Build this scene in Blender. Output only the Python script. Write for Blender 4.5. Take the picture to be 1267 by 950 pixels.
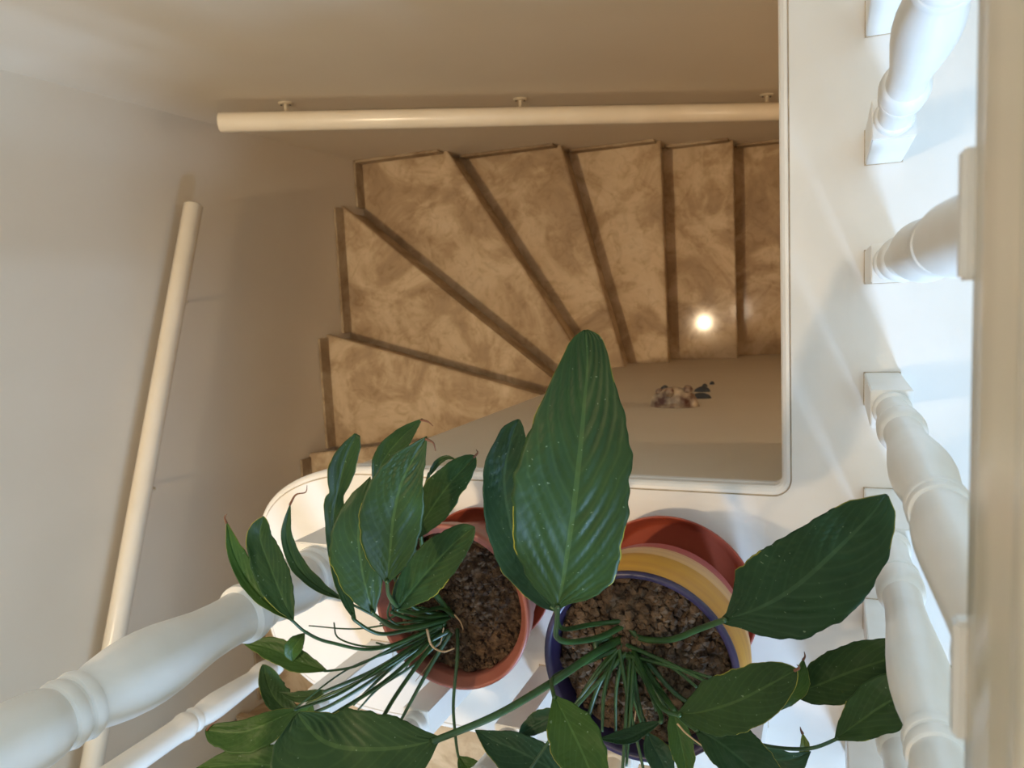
import bpy, bmesh, math, random
from mathutils import Vector, Matrix, noise
random.seed(7)
S = bpy.context.scene
C = S.collection
for o in list(bpy.data.objects): bpy.data.objects.remove(o)

# ------------------------------------------------------------------ camera
F = 950.0; CX, CY = 633.5, 475.0; EYE = 1.27          # eye height above the landing floor
RM = Matrix(((0.92280160, 0.00097337, 0.38527427),
             (-0.04660105, 0.99293680, 0.10910938),
             (-0.38244680, -0.11864050, 0.91632902)))
cd = bpy.data.cameras.new('camera'); cam = bpy.data.objects.new('camera', cd); C.objects.link(cam)
cam.matrix_world = Matrix.Translation((0, 0, EYE)) @ RM.to_4x4()
cd.sensor_fit = 'HORIZONTAL'; cd.sensor_width = 36.0; cd.lens = F/1267*36.0
cd.clip_start = 0.02
cd.dof.use_dof = True; cd.dof.focus_distance = 0.78; cd.dof.aperture_fstop = 11.0
S.camera = cam

# ------------------------------------------------------------------ light and exposure
W = bpy.data.worlds.new('sky'); S.world = W; W.use_nodes = True
W.node_tree.nodes['Background'].inputs[0].default_value = (0.62, 0.78, 1.0, 1)
W.node_tree.nodes['Background'].inputs[1].default_value = 1.2
def area(name, loc, target, sx, sy, power, col):
    l = bpy.data.lights.new(name, 'AREA'); l.shape = 'RECTANGLE'; l.size = sx; l.size_y = sy
    l.energy = power; l.color = col
    o = bpy.data.objects.new(name, l); C.objects.link(o); o.location = loc
    o.rotation_euler = (Vector(target)-Vector(loc)).to_track_quat('-Z', 'Y').to_euler()
    return o
area('window_daylight', (1.22, -3.42, 1.50), (1.22, 0, 1.50), .66, 1.3, 108, (0.40, 0.64, 1.0)).data.spread = math.radians(130)   # the reveal narrows the opening
S.view_settings.view_transform = 'Standard'; S.view_settings.look = 'None'
S.view_settings.exposure = 0.57; S.view_settings.gamma = 1.0; S.view_settings.use_curve_mapping = False
LAMP_STRENGTH = 56.0; SPOT_POWER = 42.0; HALL_FILL = 23.0

# ------------------------------------------------------------------ helpers
def U(u, v, d):
    """photo pixel + vertical depth below the eye -> world point"""
    q = RM @ Vector((u-CX, -(v-CY), -F))
    q *= d/-q.z
    return Vector((q.x, q.y, EYE-d))
def zc(p):
    return -(RM.transposed() @ (p-Vector((0, 0, EYE)))).z
def obj(name, me, mat=None, parent=None, smooth=False):
    if isinstance(me, bmesh.types.BMesh):
        bm = me; me = bpy.data.meshes.new(name)
        bmesh.ops.recalc_face_normals(bm, faces=bm.faces[:]); bm.to_mesh(me); bm.free()
    if mat and not me.materials: me.materials.append(mat)
    if smooth:
        for p in me.polygons: p.use_smooth = True
    o = bpy.data.objects.new(name, me); C.objects.link(o)
    if parent: o.parent = parent
    return o
def crease(o, deg=32):
    o.data.set_sharp_from_angle(angle=math.radians(deg)); return o
def tag(o, label=None, cat=None, group=None, kind=None):
    if label: o['label'] = label
    if cat: o['category'] = cat
    if group: o['group'] = group
    if kind: o['kind'] = kind
    return o
def thing(name, label, cat, loc=(0, 0, 0), group=None, kind=None):
    o = bpy.data.objects.new(name, None); C.objects.link(o); o.location = loc; o.empty_display_size = .05
    return tag(o, label, cat, group, kind)
def box(bm, x0, x1, y0, y1, z0, z1):
    v = [bm.verts.new((x, y, z)) for z in (z0, z1) for x, y in ((x0, y0), (x1, y0), (x1, y1), (x0, y1))]
    for f in ((3, 2, 1, 0), (4, 5, 6, 7), (0, 1, 5, 4), (1, 2, 6, 5), (2, 3, 7, 6), (3, 0, 4, 7)):
        bm.faces.new([v[i] for i in f])
def bbox(*a, bevel=0, seg=2):
    bm = bmesh.new(); box(bm, *a)
    if bevel: bmesh.ops.bevel(bm, geom=bm.edges[:], offset=bevel, segments=seg, affect='EDGES')
    return bm
def prism(bm, pts, z0, z1):
    a = [bm.verts.new((x, y, z0)) for x, y in pts]; b = [bm.verts.new((x, y, z1)) for x, y in pts]
    bm.faces.new(a[::-1]); bm.faces.new(b); n = len(pts)
    for i in range(n): bm.faces.new((a[i], a[(i+1) % n], b[(i+1) % n], b[i]))
def lathe(bm, prof, seg=40, cx=0, cy=0):
    rings = []
    for r, z in prof:
        if r < 1e-6: rings.append([bm.verts.new((cx, cy, z))])
        else: rings.append([bm.verts.new((cx+r*math.cos(2*math.pi*i/seg), cy+r*math.sin(2*math.pi*i/seg), z)) for i in range(seg)])
    for a, b in zip(rings, rings[1:]):
        for i in range(seg):
            j = (i+1) % seg
            q = [a[i % len(a)], a[j % len(a)], b[j % len(b)], b[i % len(b)]]
            q = list(dict.fromkeys(q))
            if len(q) > 2: bm.faces.new(q)
    return rings
def spline(pts, n):
    """Catmull-Rom through pts, n samples"""
    P = [Vector(p) for p in pts]
    if len(P) == 2: return [P[0].lerp(P[1], i/(n-1)) for i in range(n)]
    P = [2*P[0]-P[1]] + P + [2*P[-1]-P[-2]]
    m = len(P)-3; out = []
    for i in range(n):
        s = min(i/(n-1)*m, m-1e-6); k = int(s); t = s-k
        a, b, c, d = P[k:k+4]
        out.append(.5*((2*b)+(c-a)*t+(2*a-5*b+4*c-d)*t*t+(3*b-a-3*c+d)*t**3))
    return out
def tube(bm, pts, rad, seg=8, cap=True):
    n = len(pts); rings = []; up = None
    for i, p in enumerate(pts):
        t = (pts[min(i+1, n-1)]-pts[max(i-1, 0)]).normalized()
        if up is None: up = t.orthogonal().normalized()
        up = (up-t*up.dot(t)).normalized(); s = t.cross(up)
        r = rad(i/(n-1)) if callable(rad) else rad
        rings.append([bm.verts.new(p+r*(math.cos(2*math.pi*k/seg)*up+math.sin(2*math.pi*k/seg)*s)) for k in range(seg)])
    for a, b in zip(rings, rings[1:]):
        for k in range(seg): bm.faces.new((a[k], a[(k+1) % seg], b[(k+1) % seg], b[k]))
    if cap: bm.faces.new(rings[0][::-1]); bm.faces.new(rings[-1])

# ------------------------------------------------------------------ materials
def srgb(r, g, b):
    f = lambda c: (c/255/12.92) if c/255 <= .04045 else ((c/255+.055)/1.055)**2.4
    return (f(r), f(g), f(b), 1)
def mat(name, col, rough=.5, col2=None, scale=6, bump=0, bscale=60, spec=.5, coat=0, detail=4, stretch=None):
    m = bpy.data.materials.new(name); m.use_nodes = True
    nt = m.node_tree; b = nt.nodes['Principled BSDF']
    b.inputs['Roughness'].default_value = rough; b.inputs['Specular IOR Level'].default_value = spec
    b.inputs['Coat Weight'].default_value = coat; b.inputs['Base Color'].default_value = col
    tc = nt.nodes.new('ShaderNodeTexCoord'); vec = tc.outputs['Object']
    if stretch:
        mp = nt.nodes.new('ShaderNodeMapping'); mp.inputs['Scale'].default_value = stretch
        nt.links.new(vec, mp.inputs[0]); vec = mp.outputs[0]
    if col2:
        n = nt.nodes.new('ShaderNodeTexNoise'); n.inputs['Scale'].default_value = scale; n.inputs['Detail'].default_value = detail
        nt.links.new(vec, n.inputs['Vector'])
        r = nt.nodes.new('ShaderNodeValToRGB'); r.color_ramp.elements[0].color = col; r.color_ramp.elements[1].color = col2
        r.color_ramp.elements[0].position = .35; r.color_ramp.elements[1].position = .68
        nt.links.new(n.outputs['Fac'], r.inputs[0]); nt.links.new(r.outputs[0], b.inputs['Base Color'])
    if bump:
        n2 = nt.nodes.new('ShaderNodeTexNoise'); n2.inputs['Scale'].default_value = bscale; n2.inputs['Detail'].default_value = 5
        nt.links.new(vec, n2.inputs['Vector'])
        bp = nt.nodes.new('ShaderNodeBump'); bp.inputs['Strength'].default_value = bump; bp.inputs['Distance'].default_value = .004
        nt.links.new(n2.outputs['Fac'], bp.inputs['Height']); nt.links.new(bp.outputs[0], b.inputs['Normal'])
    return m
M = {}
M['wall'] = mat('wall_plaster', srgb(221, 208, 186), .75, srgb(215, 201, 178), 1.6, .12, 30)
M['ceil'] = mat('ceiling_plaster', srgb(236, 230, 222), .8)
M['paint'] = mat('white_paint', srgb(238, 234, 226), .32, srgb(228, 222, 211), 9, .06, 40)
M['ledge'] = mat('ledge_paint', srgb(238, 233, 225), .38, srgb(230, 223, 212), 5, .10, 22)
M['rail'] = mat('cream_gloss_paint', srgb(240, 226, 202), .25, srgb(234, 219, 193), 8, .05, 30)
M['terra'] = mat('terracotta_plastic', srgb(156, 92, 74), .42, srgb(144, 80, 64), 14, .05, 60)
M['saucer'] = mat('orange_terracotta', srgb(168, 80, 54), .4, srgb(152, 68, 46), 10)
M['purple'] = mat('purple_glaze', srgb(40, 32, 62), .35, srgb(58, 46, 72), 20)
M['mustard'] = mat('mustard_paint', srgb(196, 142, 50), .5, srgb(180, 124, 50), 6, .08, 50, stretch=(1, 1, 14))
M['tan'] = mat('tan_paint', srgb(206, 160, 104), .5, srgb(188, 140, 96), 6, .08, 50, stretch=(1, 1, 14))
M['red'] = mat('red_paint', srgb(170, 62, 60), .5, srgb(156, 52, 52), 10)
M['soil'] = mat('potting_soil', srgb(50, 36, 26), .95, srgb(104, 80, 58), 90, .8, 160, spec=.15, detail=6)
M['soil2'] = mat('pale_soil', srgb(52, 39, 29), .95, srgb(116, 94, 72), 55, .8, 160, spec=.15, detail=6)
M['stem'] = mat('green_stalk', srgb(52, 82, 36), .4, srgb(36, 62, 27), 30)
M['dry'] = mat('dry_stem', srgb(196, 156, 112), .7)
M['brown_tip'] = mat('brown_tip', srgb(112, 68, 40), .7)
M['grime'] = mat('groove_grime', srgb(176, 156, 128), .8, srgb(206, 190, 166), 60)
M['metal'] = mat('bracket_paint', srgb(214, 198, 168), .35)
M['dark'] = mat('screw_dark', srgb(50, 40, 32), .5)
M['shell'] = mat('ornament_ceramic', srgb(92, 48, 30), .4, srgb(222, 200, 168), 30, .5, 60)
M['stone'] = mat('grey_ornament', srgb(74, 76, 78), .5, srgb(52, 54, 58), 40)
M['glow'] = bpy.data.materials.new('lamp_glow'); M['glow'].use_nodes = True
_b = M['glow'].node_tree.nodes['Principled BSDF']
_b.inputs['Emission Color'].default_value = (1.0, 0.80, 0.58, 1); _b.inputs['Emission Strength'].default_value = LAMP_STRENGTH
def marble():
    m = bpy.data.materials.new('travertine'); m.use_nodes = True; nt = m.node_tree; b = nt.nodes['Principled BSDF']
    tc = nt.nodes.new('ShaderNodeTexCoord'); oi = nt.nodes.new('ShaderNodeObjectInfo')
    mp = nt.nodes.new('ShaderNodeMapping'); nt.links.new(tc.outputs['Object'], mp.inputs[0])
    cmb = nt.nodes.new('ShaderNodeCombineXYZ'); mu = nt.nodes.new('ShaderNodeMath'); mu.operation = 'MULTIPLY'; mu.inputs[1].default_value = 23
    nt.links.new(oi.outputs['Random'], mu.inputs[0])
    for i in range(3): nt.links.new(mu.outputs[0], cmb.inputs[i])
    nt.links.new(cmb.outputs[0], mp.inputs['Location'])
    n1 = nt.nodes.new('ShaderNodeTexNoise'); n1.inputs['Scale'].default_value = 3.2; n1.inputs['Detail'].default_value = 9; n1.inputs['Distortion'].default_value = 1.4; n1.inputs['Roughness'].default_value = .62
    n2 = nt.nodes.new('ShaderNodeTexNoise'); n2.inputs['Scale'].default_value = 15; n2.inputs['Detail'].default_value = 8; n2.inputs['Distortion'].default_value = 1.3; n2.inputs['Roughness'].default_value = .7
    for n in (n1, n2): nt.links.new(mp.outputs[0], n.inputs['Vector'])
    r = nt.nodes.new('ShaderNodeValToRGB'); e = r.color_ramp.elements
    e[0].position = .30; e[0].color = srgb(160, 135, 106); e[1].position = .70; e[1].color = srgb(214, 193, 162)
    k = e.new(.46); k.color = srgb(182, 156, 123); k = e.new(.58); k.color = srgb(208, 184, 150)
    r2 = nt.nodes.new('ShaderNodeValToRGB'); r2.color_ramp.elements[0].position = .34; r2.color_ramp.elements[0].color = (.70, .64, .57, 1)
    r2.color_ramp.elements[1].position = .5; r2.color_ramp.elements[1].color = (1, 1, 1, 1)
    nt.links.new(n1.outputs['Fac'], r.inputs[0]); nt.links.new(n2.outputs['Fac'], r2.inputs[0])
    mx = nt.nodes.new('ShaderNodeMix'); mx.data_type = 'RGBA'; mx.blend_type = 'MULTIPLY'; mx.inputs[0].default_value = .7
    nt.links.new(r.outputs[0], mx.inputs[6]); nt.links.new(r2.outputs[0], mx.inputs[7]); nt.links.new(mx.outputs[2], b.inputs['Base Color'])
    b.inputs['Roughness'].default_value = .28
    rr = nt.nodes.new('ShaderNodeMapRange'); rr.inputs[3].default_value = .05; rr.inputs[4].default_value = .11; b.inputs['Specular IOR Level'].default_value = .07
    nt.links.new(n2.outputs['Fac'], rr.inputs[0]); nt.links.new(rr.outputs[0], b.inputs['Roughness'])
    return m
M['marble'] = marble()
M['marble_dark'] = M['marble'].copy(); M['marble_dark'].name = 'travertine_skirting'
for _n in M['marble_dark'].node_tree.nodes:
    if _n.type == 'MAP_RANGE': _n.inputs[3].default_value = .45; _n.inputs[4].default_value = .6
    if _n.type == 'VALTORGB' and len(_n.color_ramp.elements) == 4:
        for _e in _n.color_ramp.elements: _e.color = tuple(c*.72 for c in _e.color[:3])+(1,)
NV = 9.5      # side veins along a blade
def leafmat(name, c_dark, c_mid, c_vein, edge):
    m = bpy.data.materials.new(name); m.use_nodes = True; nt = m.node_tree; b = nt.nodes['Principled BSDF']; L = nt.links.new
    def math_(op, a, bb=None):
        n = nt.nodes.new('ShaderNodeMath'); n.operation = op
        for i, x in enumerate((a, bb)):
            if x is None: continue
            if isinstance(x, (int, float)): n.inputs[i].default_value = x
            else: L(x, n.inputs[i])
        return n.outputs[0]
    uv = nt.nodes.new('ShaderNodeUVMap'); sp = nt.nodes.new('ShaderNodeSeparateXYZ'); L(uv.outputs[0], sp.inputs[0])
    t = sp.outputs[0]; w = math_('MULTIPLY', math_('ABSOLUTE', math_('SUBTRACT', sp.outputs[1], .5)), 2)
    tc = nt.nodes.new('ShaderNodeTexCoord')
    nz = nt.nodes.new('ShaderNodeTexNoise'); nz.inputs['Scale'].default_value = 22; nz.inputs['Detail'].default_value = 5; L(tc.outputs['Object'], nz.inputs['Vector'])
    nlow = nt.nodes.new('ShaderNodeTexNoise'); nlow.inputs['Scale'].default_value = 16; nlow.inputs['Detail'].default_value = 1; L(tc.outputs['Object'], nlow.inputs['Vector'])
    ph = math_('MULTIPLY', math_('SUBTRACT', t, math_('MULTIPLY', math_('POWER', w, 1.25), .42)), NV*2*math.pi)
    vein = math_('POWER', math_('MULTIPLY', math_('ADD', math_('SINE', ph), 1), .5), 10)
    mr = nt.nodes.new('ShaderNodeMix'); mr.data_type = 'RGBA'; mr.inputs[6].default_value = c_dark; mr.inputs[7].default_value = c_mid; L(nz.outputs['Fac'], mr.inputs[0])
    m2 = nt.nodes.new('ShaderNodeMix'); m2.data_type = 'RGBA'; L(mr.outputs[2], m2.inputs[6]); m2.inputs[7].default_value = c_vein; L(math_('MULTIPLY', vein, .13), m2.inputs[0])
    mid = math_('LESS_THAN', w, .045)
    m3 = nt.nodes.new('ShaderNodeMix'); m3.data_type = 'RGBA'; L(m2.outputs[2], m3.inputs[6]); m3.inputs[7].default_value = c_vein; L(math_('MULTIPLY', mid, .36), m3.inputs[0])
    m4 = nt.nodes.new('ShaderNodeMix'); m4.data_type = 'RGBA'; L(m3.outputs[2], m4.inputs[6]); m4.inputs[7].default_value = srgb(150, 140, 50)
    L(math_('MULTIPLY', math_('GREATER_THAN', math_('ADD', w, math_('MULTIPLY', nz.outputs['Fac'], .08)), 1.022), math_('MULTIPLY', edge, math_('GREATER_THAN', nlow.outputs['Fac'], .53))), m4.inputs[0])
    # pale dust specks (yellow margins only in patches)
    vo = nt.nodes.new('ShaderNodeTexNoise'); vo.inputs['Scale'].default_value = 260; vo.inputs['Detail'].default_value = 1; L(tc.outputs['Object'], vo.inputs['Vector'])
    m5 = nt.nodes.new('ShaderNodeMix'); m5.data_type = 'RGBA'; L(m4.outputs[2], m5.inputs[6]); m5.inputs[7].default_value = srgb(140, 155, 125)
    L(math_('MULTIPLY', math_('GREATER_THAN', vo.outputs['Fac'], .76), .4), m5.inputs[0]); L(m5.outputs[2], b.inputs['Base Color'])
    b.inputs['Roughness'].default_value = .44; b.inputs['Specular IOR Level'].default_value = .166
    b.inputs['Subsurface Weight'].default_value = 0
    bp = nt.nodes.new('ShaderNodeBump'); bp.inputs['Strength'].default_value = .25; bp.inputs['Distance'].default_value = .001
    n3 = nt.nodes.new('ShaderNodeTexNoise'); n3.inputs['Scale'].default_value = 140; n3.inputs['Detail'].default_value = 3; L(tc.outputs['Object'], n3.inputs['Vector'])
    L(n3.outputs['Fac'], bp.inputs['Height']); L(bp.outputs[0], b.inputs['Normal'])
    return m
M['leaf'] = leafmat('leaf_deep_green', srgb(32, 51, 22), srgb(50, 73, 33), srgb(84, 106, 54), .8)
M['leaf_b'] = leafmat('leaf_blue_green', srgb(28, 50, 28), srgb(43, 69, 40), srgb(70, 96, 64), .7)
M['leaf_l'] = leafmat('leaf_mid_green', srgb(42, 66, 22), srgb(61, 87, 31), srgb(92, 118, 60), .7)
M['leaf_y'] = leafmat('leaf_yellow_green', srgb(84, 100, 36), srgb(120, 124, 46), srgb(150, 150, 80), .9)

# ------------------------------------------------------------------ room shell
XW, YW = -1.9, 0.625            # wall planes of the stairwell
YS, XE = -0.299, -0.842         # face and end of the spine wall
XR, YF = 2.6, -3.6              # far walls of the upper room
ZB, ZT = -3.2, 3.40
def struct(name, bm, m, label, cat, parent=None): return tag(obj(name, bm, m, parent), label, cat, kind='structure')
struct('wall_left', bbox(XW-.15, XW, YF, YW+.15, ZB, ZT), M['wall'], 'plain beige plaster wall carrying the sloping handrail at the left', 'wall')
struct('wall_back', bbox(XW, XR, YW, YW+.15, ZB, ZT), M['wall'], 'plain beige plaster wall behind the long handrail above the winders', 'wall')
struct('wall_right', bbox(XR, XR+.15, YF, YW+.15, ZB, ZT), M['wall'], 'plaster wall of the upper room at the right', 'wall')
bm = bmesh.new(); wx0, wx1, wz0, wz1 = .85, 1.59, .82, 2.2
box(bm, XW, wx0, YF-.15, YF, ZB, ZT); box(bm, wx1, XR, YF-.15, YF, ZB, ZT)
box(bm, wx0, wx1, YF-.15, YF, ZB, wz0); box(bm, wx0, wx1, YF-.15, YF, wz1, ZT)
struct('wall_front', bm, M['wall'], 'plaster wall with the daylight window behind the viewer', 'wall')
wf = thing('window_1', 'white framed window letting daylight into the landing', 'window', (0, 0, 0), kind='structure')
for a in ((wx0, wx0+.05, YF-.1, YF-.04, wz0, wz1), (wx1-.05, wx1, YF-.1, YF-.04, wz0, wz1), (wx0, wx1, YF-.1, YF-.04, wz0, wz0+.05), (wx0, wx1, YF-.1, YF-.04, wz1-.05, wz1), (1.205, 1.235, YF-.1, YF-.04, wz0, wz1)):
    obj('frame_bar', bbox(*a), M['paint'], wf)
struct('ceiling', bbox(XW, XR, YF, YW, ZT, ZT+.12), M['ceil'], 'white plaster ceiling above the stairwell', 'ceiling')
struct('wall_spine', bbox(XE, XR, -.715, YS, ZB, .118, bevel=.006), M['wall'], 'beige plaster spine wall with the small wall ornaments under the ledge', 'wall')
struct('wall_landing', bbox(-.98, -.86, YF, -.717, ZB, -.04), M['wall'], 'plaster wall under the side of the upper landing', 'wall')
bm = bmesh.new(); prism(bm, [(-1.0, -.717), (-1.0, -2.47), (XW, -2.47), (XW, YF), (XR, YF), (XR, -.717)], -.04, 0)
struct('floor', bm, M['marble'], 'beige travertine floor of the upper landing below the white ledge', 'floor')
bm = bbox(-.045, .15, -.297, YW, -.28, .118)
struct('wall_curb', bm, M['wall'], 'plaster curb under the right arm of the white ledge', 'wall')
struct('floor_side', bbox(.15, XR, -.297, YW, -.28, 0), M['marble'], 'travertine floor beyond the right balusters', 'floor')
struct('floor_lower', bbox(XW, XR, YF, YW, -2.9, -2.845), M['marble'], 'lower floor at the foot of the stairs', 'floor')

# ------------------------------------------------------------------ white ledge
def ledge():
    out = [(-.0653, YW)]
    r = .012; cx_, cy_ = -.0653-r, -.2757+r
    for i in range(7):
        a = -i*math.pi/2/6; out.append((cx_+r*math.cos(a), cy_+r*math.sin(a)))
    for i in range(0, 25):
        a = math.pi/2+i*math.pi/2/24; out.append((-.74+.25*math.cos(a), -.4107+.135*math.sin(a)))
    for i in range(0, 25):
        a = math.pi+i*math.pi/2/24; out.append((-.74+.25*math.cos(a), -.575+.1565*math.sin(a)))
    out += [(.20, -.7315), (.20, YW)]
    P = [Vector((x, y)) for x, y in out]; n = len(P)
    nor = []
    for i in range(n):
        a = (P[i]-P[i-1]); b = (P[(i+1) % n]-P[i])
        na = Vector((a.y, -a.x)).normalized(); nb = Vector((b.y, -b.x)).normalized()
        m_ = (na+nb).normalized(); nor.append(m_/max(.5, m_.dot(na)))
    prof = [(.0135, .170), (.0130, .1675), (.0120, .1675), (.0112, .1692), (.007, .1685), (.003, .166), (.0005, .162), (0, .157), (.0005, .150), (.003, .1465), (.0055, .145), (.0055, .1425), (.003, .1405), (.001, .137), (.001, .128), (.006, .1235), (.012, .119)]
    bm = bmesh.new(); rings = []
    for ins, z in prof:
        rings.append([bm.verts.new((p.x-q.x*ins, p.y-q.y*ins, z)) for p, q in zip(P, nor)])
    for a, b in zip(rings, rings[1:]):
        ri = rings.index(a)
        for i in range(n):
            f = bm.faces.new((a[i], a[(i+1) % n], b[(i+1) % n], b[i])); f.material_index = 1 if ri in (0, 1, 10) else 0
    bm.faces.new(rings[0]); bm.faces.new(rings[-1][::-1])
    o = obj('trim_ledge', bm, M['ledge']); o.data.materials.append(M['grime']); return o
tag(ledge(), 'white painted ledge board with rounded end and moulded edge around the stairwell', 'ledge', kind='structure')
ZL = .170

# ------------------------------------------------------------------ staircase
RISE = .168
def tz(n): return EYE-(2.426+RISE*(5-n))
Wd = {5: (XW, -.565), 4: (XW, -.107), 3: (XW, .425), 2: (-1.478, YW), 1: (-1.037, YW), 0: (-.660, YW), -1: (-.387, YW), -2: (-.115, YW), -3: (.155, YW), -4: (.425, YW), -5: (.70, YW)}
Sd = {5: (XE, -.44), 4: (XE, -.388), 3: (-.862, -.418), 2: (-.862, -.350), 1: (-.797, YS), 0: (-.649, YS), -1: (-.382, YS), -2: (-.115, YS), -3: (.155, YS), -4: (.425, YS), -5: (.70, YS)}
for n in range(6, 12):
    y = -.84-.27*(n-6); Wd[n] = (XW, y); Sd[n] = (XE if n == 6 else -.98, y+(.03 if n == 6 else 0))
Wd[12] = (XW, -2.47); Sd[12] = (-1.0, -2.47)
st = thing('staircase', 'beige travertine winder staircase turning down around the spine wall', 'staircase', (-1.3, 0, -2.9), kind='structure')
def child(name, bm, m, par, smooth=False):
    o = obj(name, bm, m, par, smooth); o.matrix_parent_inverse = Matrix.Translation(-par.location); return o
for n in range(-4, 12):
    w0, w1, s0, s1 = map(Vector, (Wd[n], Wd[n+1], Sd[n], Sd[n+1]))
    e = (w1-s1).normalized(); back = Vector((e.y, -e.x))
    if back.dot(w1-w0) < 0: back = -back
    w1b, s1b = w1.copy(), s1+back*.03
    if w1.x <= XW+1e-6: w1b.y -= .045
    else: w1b.x -= .045
    pts = [w0, w1b, s1b, s0]
    if n == 2: pts = [w0, Vector((XW, YW)), w1b, s1b, s0]
    if n == 1: pts = [w0, w1b, s1b, Vector((XE, YS)), s0]
    if n == 5: pts = [w0, w1b, Vector((XE, -.81)), s0]
    z = tz(n); bm = bmesh.new(); prism(bm, [tuple(p) for p in pts], z-.032, z)
    bmesh.ops.bevel(bm, geom=[ed for ed in bm.edges if abs(ed.verts[0].co.z-ed.verts[1].co.z) < 1e-6], offset=.004, segments=2, affect='EDGES')
    child('tread', bm, M['marble'], st)
    # riser under the nosing of this tread
    e = (w0-s0).normalized(); bk = Vector((e.y, -e.x))
    if bk.dot(w1-w0) < 0: bk = -bk
    a, b = w0+bk*.022+e*.05, s0+bk*.022; c, d = b+bk*.02, a+bk*.02
    bm = bmesh.new(); prism(bm, [tuple(p) for p in (a, b, c, d)], z-RISE, z-.032); child('riser', bm, M['marble'], st)
    # skirting against the wall
    T, Hs = .011, .058
    def sk(x0, x1, y0, y1):
        child('skirting', bbox(x0, x1, y0, y1, z-.002, z+Hs, bevel=.002, seg=1), M['marble_dark'], st)
    if n >= 3: sk(XW, XW+T, w1.y, w0.y-.012)
    elif n == 2: sk(XW, XW+T, w1.y, YW); sk(XW, w0.x-.012, YW-T, YW)
    else: sk(w1.x, w0.x-.012, YW-T, YW)

# ------------------------------------------------------------------ wall handrails
def wall_rail(label, p0, p1, wallaxis, brackets):
    p0, p1 = Vector(p0), Vector(p1)
    t = thing('wall_handrail', label, 'handrail', p0)
    dirv = (p1-p0).normalized(); bm = bmesh.new()
    r = .0282; out = Vector((1, 0, 0)) if wallaxis == 'x' else Vector((0, -1, 0))
    up = (Vector((0, 0, 1))-dirv*dirv.z).normalized()
    ring = []
    for k in range(28):
        a = 2*math.pi*k/28; c_, s_ = math.cos(a), math.sin(a)
        y = max(s_, -.80)                       # flat underside
        ring.append((r*c_, r*y))
    vs = []
    for q, sc in ((0, .86), (.004, 1.0), ((p1-p0).length-.004, 1.0), ((p1-p0).length, .86)):
        vs.append([bm.verts.new(p0+dirv*q+out*x*sc+up*y*sc) for x, y in ring])
    for a, b in zip(vs, vs[1:]):
        for k in range(28): bm.faces.new((a[k], a[(k+1) % 28], b[(k+1) % 28], b[k]))
    bm.faces.new(vs[0]); bm.faces.new(vs[-1][::-1])
    child('rail', bm, M['rail'], t, True)
    for q in brackets:
        c = p0+(p1-p0)*q-up*(r*.8)
        wallp = c-Vector((0, 0, .035))
        if wallaxis == 'x': wallp.x = XW
        else: wallp.y = YW
        bm = bmesh.new(); tube(bm, spline([c+up*.004, c-Vector((0, 0, .022)), wallp+out*.018, wallp], 12), .0055, 8)
        br = child('bracket', bm, M['metal'], t, True)
        bm = bmesh.new(); lathe(bm, [(0, .005), (.018, .005), (.022, .002), (.022, 0), (0, 0)], 20)
        bm.transform(Matrix.Translation(wallp) @ out.to_track_quat('Z', 'Y').to_matrix().to_4x4())
        pl = obj('wall_plate', bm, M['metal'], br)
        for s in (-1, 1):
            bm = bmesh.new(); tube(bm, [wallp+out*.0045+up.cross(out)*s*.013, wallp+out*.0075+up.cross(out)*s*.013], .003, 8)
            obj('screw', bm, M['dark'], br)
    return t
yr = YW-.066; xr = XW+.066
def on_back(u, v):
    q = U(u, v, 1)
    d = yr/q.y; return U(u, v, d)
def on_left(u, v):
    q = U(u, v, 1); d = xr/q.x; return U(u, v, d)
a = on_back(271, 151.5); b = on_back(958, 138); a2 = Vector((a.x, yr, a.z)); slope = (b-a2)
wall_rail('cream round handrail on the back wall above the winder steps', a2, a2+slope*1.5, 'y', (.066, .345, .66))
a = on_left(239.5, 253); b = on_left(113, 950); 
wall_rail('cream round handrail sloping along the left wall', a, a+(b-a)*1.6, 'x', (.12, .34, .8))

# ------------------------------------------------------------------ balustrade
H = 1.1
BT = .812                        # baluster height, ledge to rail
def bal_profile(k=1.0, kz=1.0, top=.615):
    p = [(.0165, .165), (.0178, .1665), (.0182, .172), (.0178, .1775), (.0168, .179), (.0150, .1805), (.0146, .190), (.0146, .205), (.0150, .222), (.0158, .236), (.0164, .2455), (.0155, .2465), (.0155, .2485),
         (.0178, .2495), (.0186, .254), (.0178, .2585), (.0160, .2595), (.0160, .2615), (.0182, .264), (.0194, .274), (.0196, .286), (.0188, .2965), (.0172, .3015), (.0154, .3035), (.0148, .318), (.0150, .335),
         (.0160, .362), (.0178, .390), (.0194, .418), (.0201, .440), (.0197, .460), (.0180, .482), (.0154, .500), (.0138, .512), (.0134, .518),
         (.0162, .519), (.0174, .5235), (.0162, .5285), (.0142, .5295), (.0142, .5315), (.0164, .533), (.0174, .538), (.0164, .543), (.0146, .544),
         (.0160, .554), (.0178, .570), (.0184, .590), (.0178, .615), (.0166, .645), (.0154, .675), (.0148, .700), (.0152, .712), (.0176, .716), (.0178, .722), (.0160, .7305)]
    return [(r*H*k, z*H*kz) for r, z in p]
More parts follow.
